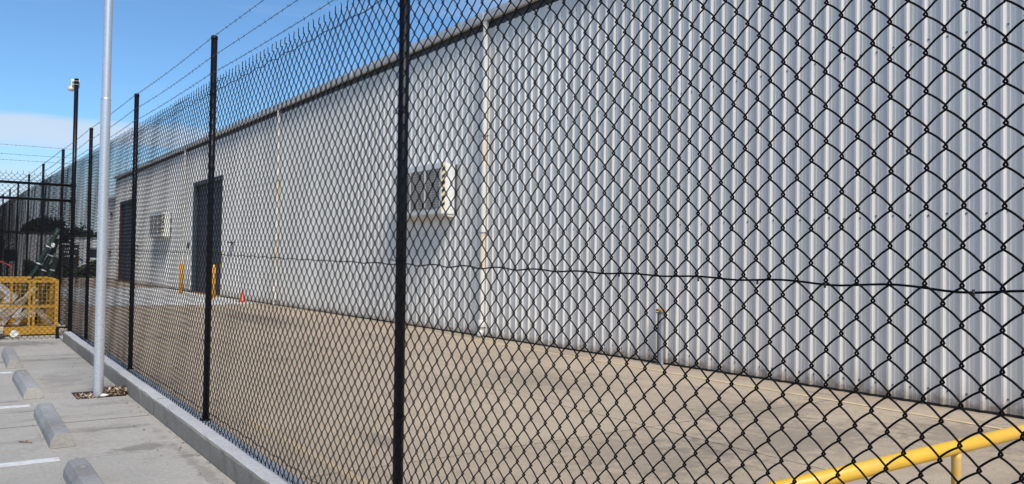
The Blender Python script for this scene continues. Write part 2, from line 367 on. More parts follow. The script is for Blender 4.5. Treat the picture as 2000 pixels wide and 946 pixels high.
# wheel stops
def stop_mesh(seed):
    rr=random.Random(seed); b=MB(); prof=[(-.072,0),(-.068,.042),(-.045,.088),(-.038,.092),(.038,.092),(.045,.088),(.068,.042),(.072,0)]; L=1.24
    st=[(0,1,0),(.012,.99,.0),(.07,1,0)]+[(.07+(L-.14)*i/10,1,0) for i in range(1,11)]+[(L-.012,.97,0),(L,.93,0)]
    vs=[];P=len(prof)
    for (y,sx,_) in st:
        for k,(x,z) in enumerate(prof):
            j=.0012 if 0<k<P-1 else 0
            zz=z*(1 if sx==1 else (.96 if sx>.95 else .9)); vs.append((x*sx+rr.uniform(-j,j),y,zz+rr.uniform(-j,j)))
    fs=[];n=len(st)
    for i in range(n-1):
        for k in range(P-1): fs.append((i*P+k,(i+1)*P+k,(i+1)*P+k+1,i*P+k+1)[::-1])
    b.add(vs,fs,M['stop']); b.add([vs[i] for i in range(P)],[tuple(range(P))],M['stopend']); b.add(vs[(n-1)*P:],[tuple(range(P-1,-1,-1))],M['stop'])
    for y in (.22,L-.22):      # pin caps
        b.tube([(0,y,.088),(0,y,.0945)],[.017,.015],M['stopend'],10)
    return b
SL={12.05:'farthest pale grey concrete wheel stop, nearest the yellow cage',}
for i,(y,lab) in enumerate(((10.0,'grey concrete wheel stop nearest the yellow cage, with chipped side'),(7.97,'grey concrete wheel stop beside the galvanised light pole'),(5.98,'grey concrete wheel stop just before the galvanised pole, with tan near end'),(4.02,'nearest grey concrete wheel stop, cut off by the bottom of the photo'))):
    o=stop_mesh(i).obj('wheel_stop',None,(.675+.003*i,y,cz(y)+.002),(SLOPE,0,math.radians((-.6,.3,-.4,.5)[i])))
    tag(o,lab,'wheel stop','concrete wheel stops in a row along the parking bays')
# ---------------------------------------------------------------- chain link
PZ=.0711; SX=.0340; NW=86; BAY=NW*SX; NPER=32; FX=1.512
def wires(name,K,sides,seed,r=.00215,jit=1.0):
    rs=np.random.RandomState(seed)
    if K>=16: fr=np.array([0,.03,.065,.11,.18,.25,.32,.39,.435,.47]); fr=np.concatenate([fr,fr+.5])
    elif K>=8: fr=np.array([0,.05,.12,.25,.38,.45]); fr=np.concatenate([fr,fr+.5])
    else: fr=np.array([0,.08,.42]); fr=np.concatenate([fr,fr+.5])
    A=SX/2+.0026; B=.0046
    def X(f):
        f=f%1; g=np.where(f<.5,f,1-f)*2      # 0..1 from left bend to right bend
        xs=np.interp(g,[0,.06,.14,.25,.75,.86,.94,1],[-1,-.975,-.86,-.60,.60,.86,.975,1]); return xs
    def D(f):
        f=f%1; g=np.where(f<.5,f*2,(f-.5)*2)
        d=np.interp(g,[0,.06,.13,.22,.5,.78,.87,.94,1],[0,.55,.88,1,.9,1,.88,.55,0]); return np.where(f<.5,d,-d)
    allf=(np.arange(NPER)[:,None]+fr[None,:]).ravel(); allf=np.append(allf,NPER)
    nv=len(allf); V=[];Q=[]
    ang=2*np.pi*np.arange(sides)/sides
    for i in range(NW):
        ph=0 if i%2==0 else .5
        y=(i+.5)*SX+A*X(allf+ph); d=B*D(allf+ph); z=PZ*allf+.0034*np.abs(np.sin(2*np.pi*allf))*(allf<NPER)
        # shared gentle waviness of the fabric, nil at the bay's ends
        win=np.clip(np.minimum(y,BAY-y)/.2,0,1)
        d=d+jit*win*(.007*np.sin(y*2.1+seed)*np.sin(z*1.7+1)+.0025*np.sin(y*9+z*5+seed))
        z2=z+jit*win*(.0022*np.sin(y*5.3+z*3.1+seed)+.0013*np.sin(y*17+seed*2)+.0016*np.sin(y*31+z*2.2))
        y2=y+jit*win*(.0020*np.sin(z*4.3+y*3.7+seed)+.0010*np.sin(z*15+seed))
        c=np.stack([-d,y2,z2],1)
        t=np.gradient(c,axis=0); t/=np.linalg.norm(t,axis=1)[:,None]
        u=np.cross(t,[1.,0,0]); u/=np.linalg.norm(u,axis=1)[:,None]+1e-9; w=np.cross(t,u)
        ring=c[:,None,:]+r*(np.cos(ang)[None,:,None]*u[:,None,:]+np.sin(ang)[None,:,None]*w[:,None,:])
        b=i*nv*sides; V.append(ring.reshape(-1,3))
        k=np.arange(nv-1)[:,None]*sides; s0=np.arange(sides)[None,:]; s1=(s0+1)%sides
        Q.append((b+np.stack([k+s0,k+s1,k+sides+s1,k+sides+s0],-1)).reshape(-1,4))
    V=np.concatenate(V);Q=np.concatenate(Q)
    # barbed twists along the top, knuckles along the bottom
    eb=MB(); rr=random.Random(seed); H=NPER*PZ; top=K>=8
    for j in range(0,NW,2):
        y=j*SX; lx,ly=rr.uniform(-.006,.006),rr.uniform(-.007,.007); h=rr.uniform(.036,.046)
        if top:
            for sgn in (1,-1):
                pts=[(sgn*.0016*math.cos(a*1.9),y+sgn*.0016*math.sin(a*1.9)+ly*(a/4)**2,H-.004+h*a/4) for a in range(5)]
                pts[-1]=(pts[-1][0]+lx+sgn*.001,pts[-1][1]+sgn*.0025,pts[-1][2])
                eb.tube(pts,[.0016,.0017,.0017,.0015,.0008],M['wire'],4,False)
        else: eb.tube([(0,y,H),(lx,y+ly,H+h)],[.003,.002],M['wire'],3,False)
        eb.tube([(0,y,.006),(rr.uniform(-.003,.003),y+rr.uniform(-.003,.003),-.006),(0,y+.002,-.015)],[.0026,.0042,.0024],M['wire'],5 if top else 3,True)
    ev=np.array(eb.v); eq=[q for q in eb.f if len(q)==4]; tri=np.array(eq)+len(V)
    V=np.concatenate([V,ev]); Q=np.concatenate([Q,tri])
    return npmesh(name,V,Q,M['wire'])
meA=wires('chain_link_near',16,5,3); meB=wires('chain_link_near_b',16,5,5); meM=wires('chain_link_mid',8,4,9,.0020); meL=wires('chain_link_far',4,3,11,.0018,.6)
fence=empty('chain_link_fence',(1.5195,0,0)); tag(fence,'tall black chain-link fence on the kerb, barbed wire on top, beside the yard','fence')
def child(o,parent):
    o.parent=parent; return o
def F(me,name,x,y,z,rx=0):   # a part in fence space
    o=link(name,me,fence,(x-1.5195,y,z),(rx,0,0)); return o
Y0=2.9269-2*BAY; yb=Y0; k=0
while yb<41:
    me=(meA if k in (1,3) else meB) if k<4 else (meM if k<7 else meL)
    o=F(me,'chain_link_mesh',FX-.030,yb-.022,.147+cz(yb),SLOPE); o['kind']='stuff'
    yb+=BAY; k+=1
FEND=yb
posts=[-2.9,.03,2.927,5.783,8.497,11.395,14.303,17.163,20.207]+[20.207+2.9*i for i in range(1,8)]
posts=[posts[0],.0]+posts[2:]
def post_parts(H,r,ties):
    b=MB(); b.tube([(0,0,-.02),(0,0,H*.5),(0,0,H-.01)],r,M['black'],20)
    c=MB(); c.tube([(0,0,H-.022),(0,0,H-.004),(0,0,H+.004),(0,0,H+.007)],[r+.0022,r+.0022,r-.003,r-.012],M['black'],20)
    return b.mesh('post'),c.mesh('cap')
pm,cm=post_parts(2.659,.0215,5)
tb=MB(); 
tb.tube([(-.0345,-.022,.002),(-.020,-.026,0),(0,-.0245,0),(.018,-.017,.001),(.0245,0,0),(.018,.017,0),(0,.0245,.001),(-.020,.026,0),(-.0345,.022,.003),(-.036,.008,.008),(-.037,-.006,.006)],.0016,M['wire'],5)
tmesh=tb.mesh('tie_wire')
bp=MB(); bp.tube([(0,0,0),(0,0,.012)],[.034,.030],M['black'],16); bpm=bp.mesh('base_collar')
for i,y in enumerate(posts):
    tilt=random.uniform(-.003,.003)
    p=F(pm,'post',1.5195+.004,y,.13+cz(y)); p.rotation_euler=(tilt,random.uniform(-.002,.002),0)
    link('cap',cm,p); link('base_collar',bpm,p)
    if y<21:
        for z in (.06,.55,1.145,1.75,2.25): link('tie_wire',tmesh,p,(0,0,z+random.uniform(-.03,.03)),(0,0,random.uniform(-.2,.2)))
# line wires woven along the mesh
def linewire(z0,amp,r,lam,n=5,y0=Y0,y1=FEND):
    b=MB(); pts=[]; y=y0; a=0; rr=random.Random(int(z0*100))
    ph=0
    while y<y1:
        step=lam/8 if y<9 else (lam/4 if y<16 else lam/2)
        ph+=2*math.pi*step/(lam*(1+.12*math.sin(y*2.3)))
        pts.append((-.0295+.0055*math.cos(ph),y,z0+cz(y)+amp*math.sin(ph)*(.75+.35*math.sin(y*3.1))+.003*math.sin(y*1.3))); y+=step
    b.tube(pts,r,M['wire'],n); return b
for z0,amp,r in ((.215,.006,.0021),(1.272,.0042,.0024),(2.372,.0065,.0021)):
    linewire(z0,amp,r,.272 if z0<1 or z0>2 else .136*1.7).obj('line_wire',fence)
# crimp clips on the middle wire
b=MB(); rr=random.Random(2); y=.4
while y<9:
    z=1.272+cz(y); b.tube([(-.036,y,z-.006),(-.033,y+.002,z+.004)],.0026,M['barb'],6); y+=rr.uniform(.16,.3)
b.obj('wire_clips',fence)['kind']='stuff'
def barbed(p0,p1,sag=.012,near=True,name='barbed_wire',parent=None):
    """two twisted strands with four-point barbs between two fixings"""
    b=MB(); p0=Vector(p0);p1=Vector(p1); L=(p1-p0).length; d=(p1-p0).normalized(); up=Vector((0,0,1)); sd=d.cross(up)
    st=.017 if near else .08; n=int(L/st); N2=(1,-1) if near else (0,)
    def pt(t): return p0+(p1-p0)*t-up*sag*4*t*(1-t)
    for s in N2:
        b.tube([pt(i/n)+(sd*math.cos(i*1.05)+up*math.sin(i*1.05))*.0011*s for i in range(n+1)],.0012 if near else .0017,M['barb'],4 if near else 3,False)
    q=random.uniform(0,.1)
    while q<L:
        c=pt(q/L)
        for a in (random.uniform(0,3.1),random.uniform(0,3.1)):
            v=(sd*math.cos(a)+up*math.sin(a)+d*random.uniform(-.35,.35)).normalized()*.0125
            b.tube([c-v,c+v],[.0009,.0009] if near else .0014,M['barb'],3,False)
        b.tube([c-d*.005,c+d*.005],.0026,M['barb'],4,False)
        q+=random.uniform(.085,.11)
    return b.obj(name,parent)
for i in range(len(posts)-1):
    for z in (2.765,2.63,2.515):
        y0,y1=posts[i],posts[i+1]
        barbed((-.026,y0,z+cz(y0)),(-.026,y1,z+cz(y1)),random.uniform(.004,.018),y0<12,parent=fence)
        pass
    
# ---------------------------------------------------------------- cross fence with tall post
xf=empty('cross_fence',(1.52,12.9,.165)); tag(xf,'black framed chain-link panel running left from the tall post in front of the yellow cage','fence')
def XF(b,name): return b.obj(name,xf)
b=MB(); b.tube([(.0,0,-.05),(0,0,3.655)],.028,M['black'],20); tp=XF(b,'tall_post')
b=MB(); b.tube([(0,0,3.65),(0,0,3.662),(0,0,3.668)],[.031,.030,.02],M['black'],20); b.obj('cap',tp)
for z in (2.145,1.93):
    b=MB(); b.tube([(-.02,0,z),(-4.3,0,z+.012)],.019,M['black'],16); XF(b,'top_rail')
    b=MB(); b.tube([(0,-.001,z-.03),(0,-.001,z+.03)],.033,M['black'],18); XF(b,'rail_collar')
b=MB(); b.tube([(-4.3,0,-.03),(-4.3,0,2.4)],.024,M['black'],16); XF(b,'post')
b=MB(); b.bar((-.02,0,.155),(-.17,0,.155),.03,.022,M['black']); b.bar((-.155,0,.145),(-.155,0,-.05),.05,.04,M['black']); XF(b,'latch_bracket')
for k in range(2):
    o=link('chain_link_mesh',meM,xf,(-.0-BAY*k,.03,.0),(0,0,math.radians(90))); o['kind']='stuff'
for z in (2.19,):
    b=MB(); b.tube([(-.02-.02*i,.027,z+.005*math.sin(i*.6)) for i in range(200)],.0018,M['wire'],4); XF(b,'line_wire')
for z,z1 in ((2.66,2.645),(2.535,2.52),(2.455,2.44)): barbed((-.02,.0,z),(-4.3,0,z1+.04),.02,True,parent=xf)
# camera unit on the tall post
cu=empty('security_camera',(1.52,12.93,3.70)); tag(cu,'white box camera unit with grey dome strapped to top of the tall black post','security camera')
b=MB(); b.box((-.062,.035,.01),(.052,.085,.135),M['ac'],.008); b.obj('housing',cu)
b=MB()
for z in (.045,.095):
    b.tube([(.032*math.cos(a*.5),-.03+.032*math.sin(a*.5),z) for a in range(13)],.0035,M['galv'],6)
    b.box((-.05,.0,z-.004),(.05,.034,z+.004),M['galv'])
b.obj('strap',cu)
b=MB(); b.tube([(-.045,.06,.03),(-.055,.06,.0),(-.062,.06,-.03),(-.062,.06,-.035)],[.03,.042,.04,.02],M['grille'],16); b.obj('dome',cu)
# ---------------------------------------------------------------- light pole
lp=empty('light_pole',(1.169,7.93,cz(7.9)-.03)); tag(lp,'galvanised steel light pole standing in a pit of dry leaves beside the kerb','light pole')
b=MB(); b.tube([(0,0,-.1+.548*i) for i in range(6)],.0410,M['galv'],32,False); b.obj('lower_tube',lp)
b=MB(); b.tube([(0,0,2.64),(0,0,2.648),(0,0,2.655)],[.0425,.042,.037],M['galv'],32,False); b.obj('collar',lp)
b=MB(); b.tube([(0,0,2.6+.6*i) for i in range(7)],[.0370-.0004*i for i in range(7)],M['galv'],32,False); b.tube([(0,0,6.19),(0,0,6.21)],.036,M['galv'],24); b.obj('upper_tube',lp)
b=MB(); b.box((-.02,-.045,.75),(.02,-.036,.9),M['galv'],.004); 
# litter round the pole: dry leaves
def curled(b,c,s,a,tilt,m,rr,curl=.5):
    ca,sa=math.cos(a),math.sin(a); n=4; vs=[]
    L=s; W=s*rr.uniform(.25,.5)
    for i in range(n+1):
        t=i/n*2-1; w=W*(1-t*t*.8); zc=curl*s*(t*t)*.5+tilt*t*s*.5
        for q in (-1,0,1):
            x,y=t*L/2,q*w/2; z=zc+abs(q)*curl*w*.5
            vs.append((c[0]+x*ca-y*sa,c[1]+x*sa+y*ca,c[2]+z+.004))
    fs=[(i*3+k,i*3+k+1,i*3+k+4,i*3+k+3) for i in range(n) for k in range(2)]
    b.add(vs,fs,m,True)
b=MB(); rr=random.Random(5)
for i in range(420):
    if i<300:
        x=rr.uniform(1.0,1.36) if i<70 else rr.uniform(1.18,1.37); y=rr.uniform(7.79,8.16); h=.03*max(0,(x-1.2)/.15)*rr.random()
        if (x-1.169)**2+(y-7.93)**2<.0018: continue
        z=cz(y)-.03+h+rr.uniform(0,.02)
    else: x=rr.uniform(1.22,1.38); y=rr.uniform(7.82,8.12); z=cz(y)+rr.uniform(-.01,.04)
    curled(b,(x,y,z),rr.uniform(.025,.07),rr.uniform(0,6.3),rr.uniform(-.5,.5),M['leafpale'] if rr.random()<.28 else M['leaf'],rr,rr.uniform(.1,.8))
tag(b.obj('dry_leaves'),'heap of dry brown and bleached leaves filling the pit round the pole base','leaf litter',kind='stuff')
def crumple(name,c,s,m,seed,sq=(1,1,.6)):
    rr=random.Random(seed); bm=bmesh.new(); bmesh.ops.create_icosphere(bm,subdivisions=3,radius=1)
    ph=[(Vector((rr.uniform(-1,1),rr.uniform(-1,1),rr.uniform(-1,1))).normalized(),rr.uniform(.45,.95)) for _ in range(14)]
    for v in bm.verts:
        d=v.co.normalized(); r=1
        for n,h in ph:
            q=d.dot(n)
            if q>h: r=min(r,h/q)
        r*=1+.09*math.sin(d.x*9+seed)*math.sin(d.y*8+d.z*7)
        v.co=Vector((d.x*r*sq[0],d.y*r*sq[1],d.z*r*sq[2]))*s
    me=bpy.data.meshes.new(name); bm.to_mesh(me); bm.free(); me.materials.append(m); return link(name,me,None,c,(0,0,rr.uniform(0,3)))
tag(crumple('plastic_scrap',(1.205,7.86,cz(7.9)+.008),.04,M['ac'],3,(1.2,.6,.35)),'small white plastic scrap against the foot of the galvanised pole','litter')
# scattered bits and a twig on the car park
b=MB(); rr=random.Random(11)
for i in range(90):
    x=rr.uniform(-.2,1.38) if rr.random()<.6 else rr.uniform(1.15,1.39); y=rr.uniform(3.5,12.3); curled(b,(x,y,cz(y)),rr.uniform(.006,.03),rr.uniform(0,6.3),0,M['leaf'],rr,.4)
for i in range(420):
    if i<260: x=1.388-abs(rr.gauss(0,.018)); y=rr.uniform(3.2,12.4)
    else:
        k=rr.choice((4.02,5.98,7.97,10.0)); x=.675+rr.choice((-1,1))*(.078+abs(rr.gauss(0,.012))); y=k+rr.uniform(0,1.24)
    curled(b,(x,y,cz(y)-.002),rr.uniform(.005,.016),rr.uniform(0,6.3),0,M['leaf'] if rr.random()<.5 else M['pitdirt'],rr,.3)
tag(b.obj('leaf_litter'),'tiny dead leaves and grit scattered over the car park concrete','leaf litter',kind='stuff')
b=MB(); b.tube([(.46,6.28,cz(6.3)+.006),(.49,6.24,cz(6.3)+.012),(.53,6.215,cz(6.2)+.006)],[.004,.005,.003],M['leaf'],6); b.tube([(.49,6.24,cz(6.3)+.01),(.505,6.26,cz(6.2)+.015)],[.003,.002],M['leaf'],5)
tag(b.obj('twig'),'short dark twig lying left of the third wheel stop','twig')
b=MB(); rr=random.Random(12)
for i in range(260):
    x=rr.uniform(2,8.5); y=rr.uniform(.5,24); curled(b,(x,y,YZ+.001),rr.uniform(.006,.028),rr.uniform(0,6.3),0,M['leaf'],rr,.4)
for i in range(160):
    x=8.57-abs(rr.gauss(0,.06)); y=rr.uniform(.5,24); curled(b,(x,y,YZ+.001),rr.uniform(.01,.04),rr.uniform(0,6.3),0,M['leaf'],rr,.4)
tag(b.obj('yard_litter'),'specks of dead leaf and grit over the yard concrete','leaf litter',kind='stuff')
# ---------------------------------------------------------------- warehouse
WX=8.6; RP=.197; WY0=5.024-.066-RP*52; WTOP=5.835; WBOT=-.10
wh=empty('warehouse',(WX,WY0,YZ)); tag(wh,'long pale grey ribbed steel warehouse filling the far side of the yard','warehouse')
def W(b,name,kind=None):      # world coordinates into the warehouse's space
    b.v=[(x-WX,y-WY0,z-YZ) for x,y,z in b.v]; o=b.obj(name,wh)
    if kind: o['kind']=kind
    return o
def sheet_mesh(n,h):
    b=MB(); pts=[]
    for i in range(n):
        y=i*RP
        pts+=[(0,y),(-.002,y+.042) ,(-.0045,y+.047),(-.0045,y+.055),(-.002,y+.060),(-.0,y+.088),(-.002,y+.090),(-.0045,y+.094),(-.0045,y+.102),(-.002,y+.107),(0,y+.128),(-.029,y+.1465),(-.030,y+.148),(-.030,y+.171),(-.029,y+.1725),(0,y+.193)] 
    pts=[p for p in pts if True]; pts.append((0,n*RP-.0006))
    P=len(pts); vs=[(x,y,z) for z in (0,h) for x,y in pts]
    fs=[(k+1,k,P+k,P+k+1) for k in range(P-1)]
    b.add(vs,fs,M['clad']); 
    # turned-back return at the lap so the sheet has thickness
    vs2=[(x+.003,y,z) for z in (0,h) for x,y in pts]; b.add(vs2,[(k,k+1,P+k+1,P+k) for k in range(P-1)],M['clad'])
    return b.mesh('cladding_sheet')
cache={}
D1=(WY0+RP*round((31.05-WY0)/RP),WY0+RP*round((35.25-WY0)/RP),4.44); D2=(WY0+RP*round((48.0-WY0)/RP),WY0+RP*round((52.2-WY0)/RP),4.52)
END=WY0+RP*round((53.6-WY0)/RP)
y=WY0
def sheets(y0,y1,z0,z1):
    y=y0; n=round((y1-y0)/RP)
    while n>0:
        k=min(4,n); key=(k,round(z1-z0,3))
        if key not in cache: cache[key]=sheet_mesh(k,z1-z0)
        link('cladding_sheet',cache[key],wh,(random.uniform(-.0012,.0),y-WY0,z0-YZ)); y+=k*RP; n-=k
sheets(WY0,D1[0],WBOT,WTOP); sheets(D1[0],D1[1],D1[2],WTOP); sheets(D1[1],D2[0],WBOT,WTOP); sheets(D2[0],D2[1],D2[2],WTOP); sheets(D2[1],END,WBOT,WTOP)
b=MB()   # body behind the cladding, with real openings
def solid(y0,y1,z0,z1): b.box((WX+.02,y0,z0),(WX+.42,y1,z1),M['fargrey'])
solid(WY0,D1[0]-.003,-.3,6.0); solid(D1[0],D1[1],D1[2]+.004,6.0); solid(D1[1]+.003,D2[0]-.003,-.3,6.0); solid(D2[0],D2[1],D2[2]+.004,6.0); solid(D2[1]+.003,END,-.3,6.0)
b.box((WX+.9,WY0+.01,-.3),(WX+18,END-.01,5.99),M['fargrey']); W(b,'wall')
b=MB(); b.box((WX+.004,WY0,-.3),(WX+.019,D1[0],-.06),M['joint']); b.box((WX+.004,D1[1],-.3),(WX+.019,D2[0],-.06),M['joint']); W(b,'plinth')
# roof, gutter, flashing darkened for eave shade
b=MB(); b.add([(WX-.13,WY0-.1,6.14),(WX+18,WY0-.1,7.0),(WX+18,END+.1,7.0),(WX-.13,END+.1,6.14),(WX-.13,WY0-.1,6.122),(WX+18,WY0-.1,6.9),(WX+18,END+.1,6.9),(WX-.13,END+.1,6.122)],[(0,1,2,3),(7,6,5,4),(0,4,5,1),(1,5,6,2),(2,6,7,3),(3,7,4,0)],M['roof']); W(b,'roof')
gp=[(-.012,6.03),(-.012,5.985),(-.135,5.955),(-.165,5.967),(-.170,5.995),(-.176,6.0),(-.176,6.008),(-.171,6.013),(-.173,6.05),(-.179,6.055),(-.179,6.063),(-.173,6.068),(-.176,6.115),(-.168,6.12),(-.158,6.11),(-.158,6.03)]
def gutter_len(y0,y1):
    b=MB(); P=len(gp); vs=[(WX+x,y,z) for y in (y0,y1) for x,z in gp]
    b.add(vs,[(k,k+1,P+k+1,P+k) for k in range(P)] if False else [(k,(k+1)%P,P+(k+1)%P,P+k) for k in range(P)]+[tuple(range(P-1,-1,-1)),tuple(range(P,2*P))],M['gutter']); return b
gy=WY0
while gy<END:
    g1=min(gy+6.1,END+.02); gb=gutter_len(gy+.001,g1-.001); W(gb,'gutter')
    gb=MB(); gb.box((WX-.186,g1-.02,5.97),(WX-.174,g1+.02,6.115),M['gutter']); W(gb,'gutter_joiner'); gy=g1
b=MB(); b.box((WX+.004,WY0,WTOP-.045),(WX+.0195,END,5.984),M['fascia']); b.box((WX-.012,WY0,WTOP+.012),(WX+.0035,END,WTOP+.026),M['fascia'])  # recessed flashing strip, its dark colour stands in for shade under the gutter
W(b,'eave_shade_flashing')
b=MB(); b.box((WX-.03,END+.002,-.05),(WX+.12,END+.03,5.9),M['clad']); W(b,'corner_flashing')
# screws
b=MB()
for i in range(int((END-WY0)/RP)):
    for z in (.035,1.885,3.76,5.55):
        y=WY0+i*RP+.115+random.uniform(-.004,.004)
        if (D1[0]-.05<y<D1[1]+.05 and z<D1[2]) or (D2[0]-.05<y<D2[1]+.05 and z<D2[2]) or y>34: continue
        zz=z+random.uniform(-.012,.012); b.box((WX-.010,y-.006,zz-.006),(WX-.001,y+.006,zz+.006),M['cabinet'])
        b.box((WX-.004,y-.010,zz-.010),(WX-.0008,y+.010,zz+.010),M['fargrey'])
W(b,'screws','stuff')
# doors
def roller(D,frame,rec):
    b=MB(); pts=[]; n=int((D[2]-YZ)/.085)
    for i in range(n+1):
        z=YZ+.02+i*.085; pts+=[(rec,z),(rec-.012,z+.02),(rec-.014,z+.045),(rec-.004,z+.075),(rec,z+.08)]
    P=len(pts); vs=[(WX+x,y,z) for y in (D[0]+.02,D[1]-.02) for x,z in pts]
    b.add(vs,[(k,k+1,P+k+1,P+k) for k in range(P-1)],M['door']); d=W(b,'roller_door')
    b=MB(); b.box((WX-.012,D[1]-.26,YZ),(WX+.16,D[1]-.002,D[2]),frame,.003); W(b,'door_frame')
    b=MB(); b.box((WX-.012,D[0]+.002,YZ),(WX+.16,D[0]+.05,D[2]),frame,.003); W(b,'door_frame')
    b=MB(); b.box((WX-.008,D[0]+.052,D[2]-.16),(WX+.115,D[1]-.262,D[2]-.002),M['fascia']); W(b,'door_lintel')
    b=MB(); b.box((WX-.05,D[0]+.055,YZ-.02),(WX+.10,D[1]-.265,YZ+.035),M['sill']); W(b,'door_sill')
roller(D1,M['teal'],.12); roller(D2,M['rust'],.12)
# downpipes (each its own part with straps)
def pipe(y,zs,diam=.052,full=True,elbow=False,stains=True,strap_z=(3.73,1.87)):
    o=MB(); x=WX-.105; r=diam
    zt=5.955
    cuts=[zt]+list(strap_z)+[.20]
    P=None
    for i in range(len(cuts)-1):
        a,c=cuts[i],cuts[i+1]
        if stains and i>0:
            mid=a-(.62 if i==1 else .72)
            o.tube([(x,y,a),(x,y,mid)],r,M['pvc_stain'],20,False); o.tube([(x,y,mid),(x,y,c)],r,M['pvc'],20,False)
        else: o.tube([(x,y,a),(x,y,c)],r*(1.03 if i==0 else 1),M['pvc'],20,False)
    if elbow:
        o.tube([(x,y+.02,.46),(x-.05,y+.05,.36),(x-.10,y+.07,.30)],[r*1.1,r*1.25,r*1.2],M['pvc'],16)
        o.tube([(x-.02,y,.2),(x-.02,y,-.09)],r*.95,M['pvc'],20,False)
    else:
        o.tube([(x,y,.21),(x,y,.205),(x,y,.02),(x,y,.015)],[r,r*1.25,r*1.25,r*1.15],M['pvc'],20,False); o.tube([(x-.0,y,.03),(x-.02,y,-.04),(x-.045,y,-.11)],r*1.08,M['pvc'],20,True)
        for z in (.235,.265,.29): o.tube([(x,y,z),(x,y,z+.008)],r*1.03,M['pvc_stain'],20,False)
    p=W(o,'downpipe')
    for z in list(strap_z)+([.06] if not elbow else [.01]):
        s=MB(); s.tube([(x-WX,y-WY0,z-YZ-.008),(x-WX,y-WY0,z-YZ+.008)],r*1.1 if z>.2 else r*1.38,M['strap'],20)
        s.bar((x-WX+.02,y-WY0-.12,z-YZ),(x-WX+.02,y-WY0+.12,z-YZ),.008,.016,M['strap']); s.obj('strap',p)
pipe(13.0,0); pipe(24.66,0,elbow=True); pipe(36.4,0,strap_z=(1.95,),stains=False)
b=MB(); b.tube([(WX-.06,13.11,-.1),(WX-.06,13.11,5.86)],.012,M['cabinet'],8,False); W(b,'conduit')
b=MB(); b.tube([(WX-.06,35.75,-.1),(WX-.06,35.75,1.9)],.035,M['ac'],10); b.box((WX-.1,35.68,1.7),(WX-.02,35.82,1.95),M['cabinet']); W(b,'conduit')
# ---- coolers
def cooler(loc):
    t=empty('wall_cooler',loc); D,Wd,H=.345,2.13,1.03
    b=MB(); b.box((-.045,0,0),(-D,Wd,.055),M['ac']); b.box((-.045,0,H-.055),(-D,Wd,H),M['ac'])       # top and bottom trays of the case
    b.box((-.045,.0,.0555),(-D,.012,H-.0555),M['ac']); b.box((-.045,Wd-.012,.0555),(-D,Wd,H-.0555),M['ac'])
    b.box((-D-.006,-.002,.045),(-D+.02,.075,H+.004),M['ac']); b.box((-D-.006,Wd-.06,.045),(-D+.02,Wd+.002,H+.004),M['ac'])
    b.box((-D-.005,.076,H-.11),(-D+.02,Wd-.061,H+.003),M['ac']); b.box((-D-.005,.076,.046),(-D+.02,Wd-.061,.085),M['ac']); b.obj('case',t)
    b=MB(); b.box((-.03,-.012,.02),(.0,.0-.001,H-.03),M['cabinet']); b.box((-.044,0.005,.01),(.03,Wd-.005,H-.01),M['fargrey']); b.obj('back_frame',t)
    b=MB(); b.box((-.05,.015,.057),(-D+.07,Wd-.015,H-.057),M['pad']); b.obj('cooling_pad',t)
    b=MB(); b.add([(-.02,.02,-.004),(-D+.02,.02,-.004),(-D+.02,Wd-.02,-.004),(-.02,Wd-.02,-.004),(-.02,.02,-.07),(-D+.10,.02,-.045),(-D+.10,Wd-.02,-.045),(-.02,Wd-.02,-.07)],[(0,1,2,3),(7,6,5,4),(0,4,5,1),(1,5,6,2),(2,6,7,3),(3,7,4,0)],M['ac_under']); b.obj('drip_tray',t)
    for ym in (.076,.72,1.36):
        y1=ym+.64 if ym<1.3 else Wd-.062
        g=MB()
        yy=ym+.02
        while yy<y1-.02: g.box((-D+.004,yy,.087),(-D+.010,yy+.009,H-.113),M['grille']); yy+=.052
        zz=.1
        while zz<H-.12: g.box((-D+.0,ym+.005,zz),(-D+.0035,y1-.005,zz+.009),M['grille']); zz+=.052
        o=g.obj('grille',t); o['kind']='stuff'
        g=MB(); g.box((-D-.007,y1-.026,.086),(-D+.012,y1-.001,H-.111),M['ac']); g.obj('mullion',t)
    # hazard tape wrapped on the near front edge
    n=13; z=.07; hh=(H-.09)/n
    for i in range(n):
        g=MB(); a=z+i*hh; m=M['tapeblack'] if i%2 else M['tapeyellow']
        zs=[max(.05,a-.03),max(.05,min(H,a+hh-.03)),min(H,a+hh+.035),min(H,a+.035)]
        g.add([(-D+.0,-.0045,zs[0]),(-D+.0,-.0045,zs[1]),(-D+.078,-.0045,zs[2]),(-D+.078,-.0045,zs[3])],[(0,3,2,1)],m); g.obj('hazard_tape',t)
    g=MB(); g.box((-.13,-.0025,.075),(-.075,.001,.10),M['grille']); g.obj('rating_plate',t)
    for k in range(3): pass
    return t
c1=cooler((WX-.031,14.13,2.28)); tag(c1,'large off-white cooler with striped tape, on the wall left of the nearest downpipe','air cooler','off-white coolers mounted on the warehouse wall')
c2=empty('wall_cooler',(WX-.031,39.0,2.27))
for ch in c1.children:
    o=ch.copy(); C.objects.link(o); o.parent=c2
c2.scale=(1.15,1.3,1.06)
tag(c2,'farther off-white cooler on the warehouse wall between the two roller doors','air cooler','off-white coolers mounted on the warehouse wall')
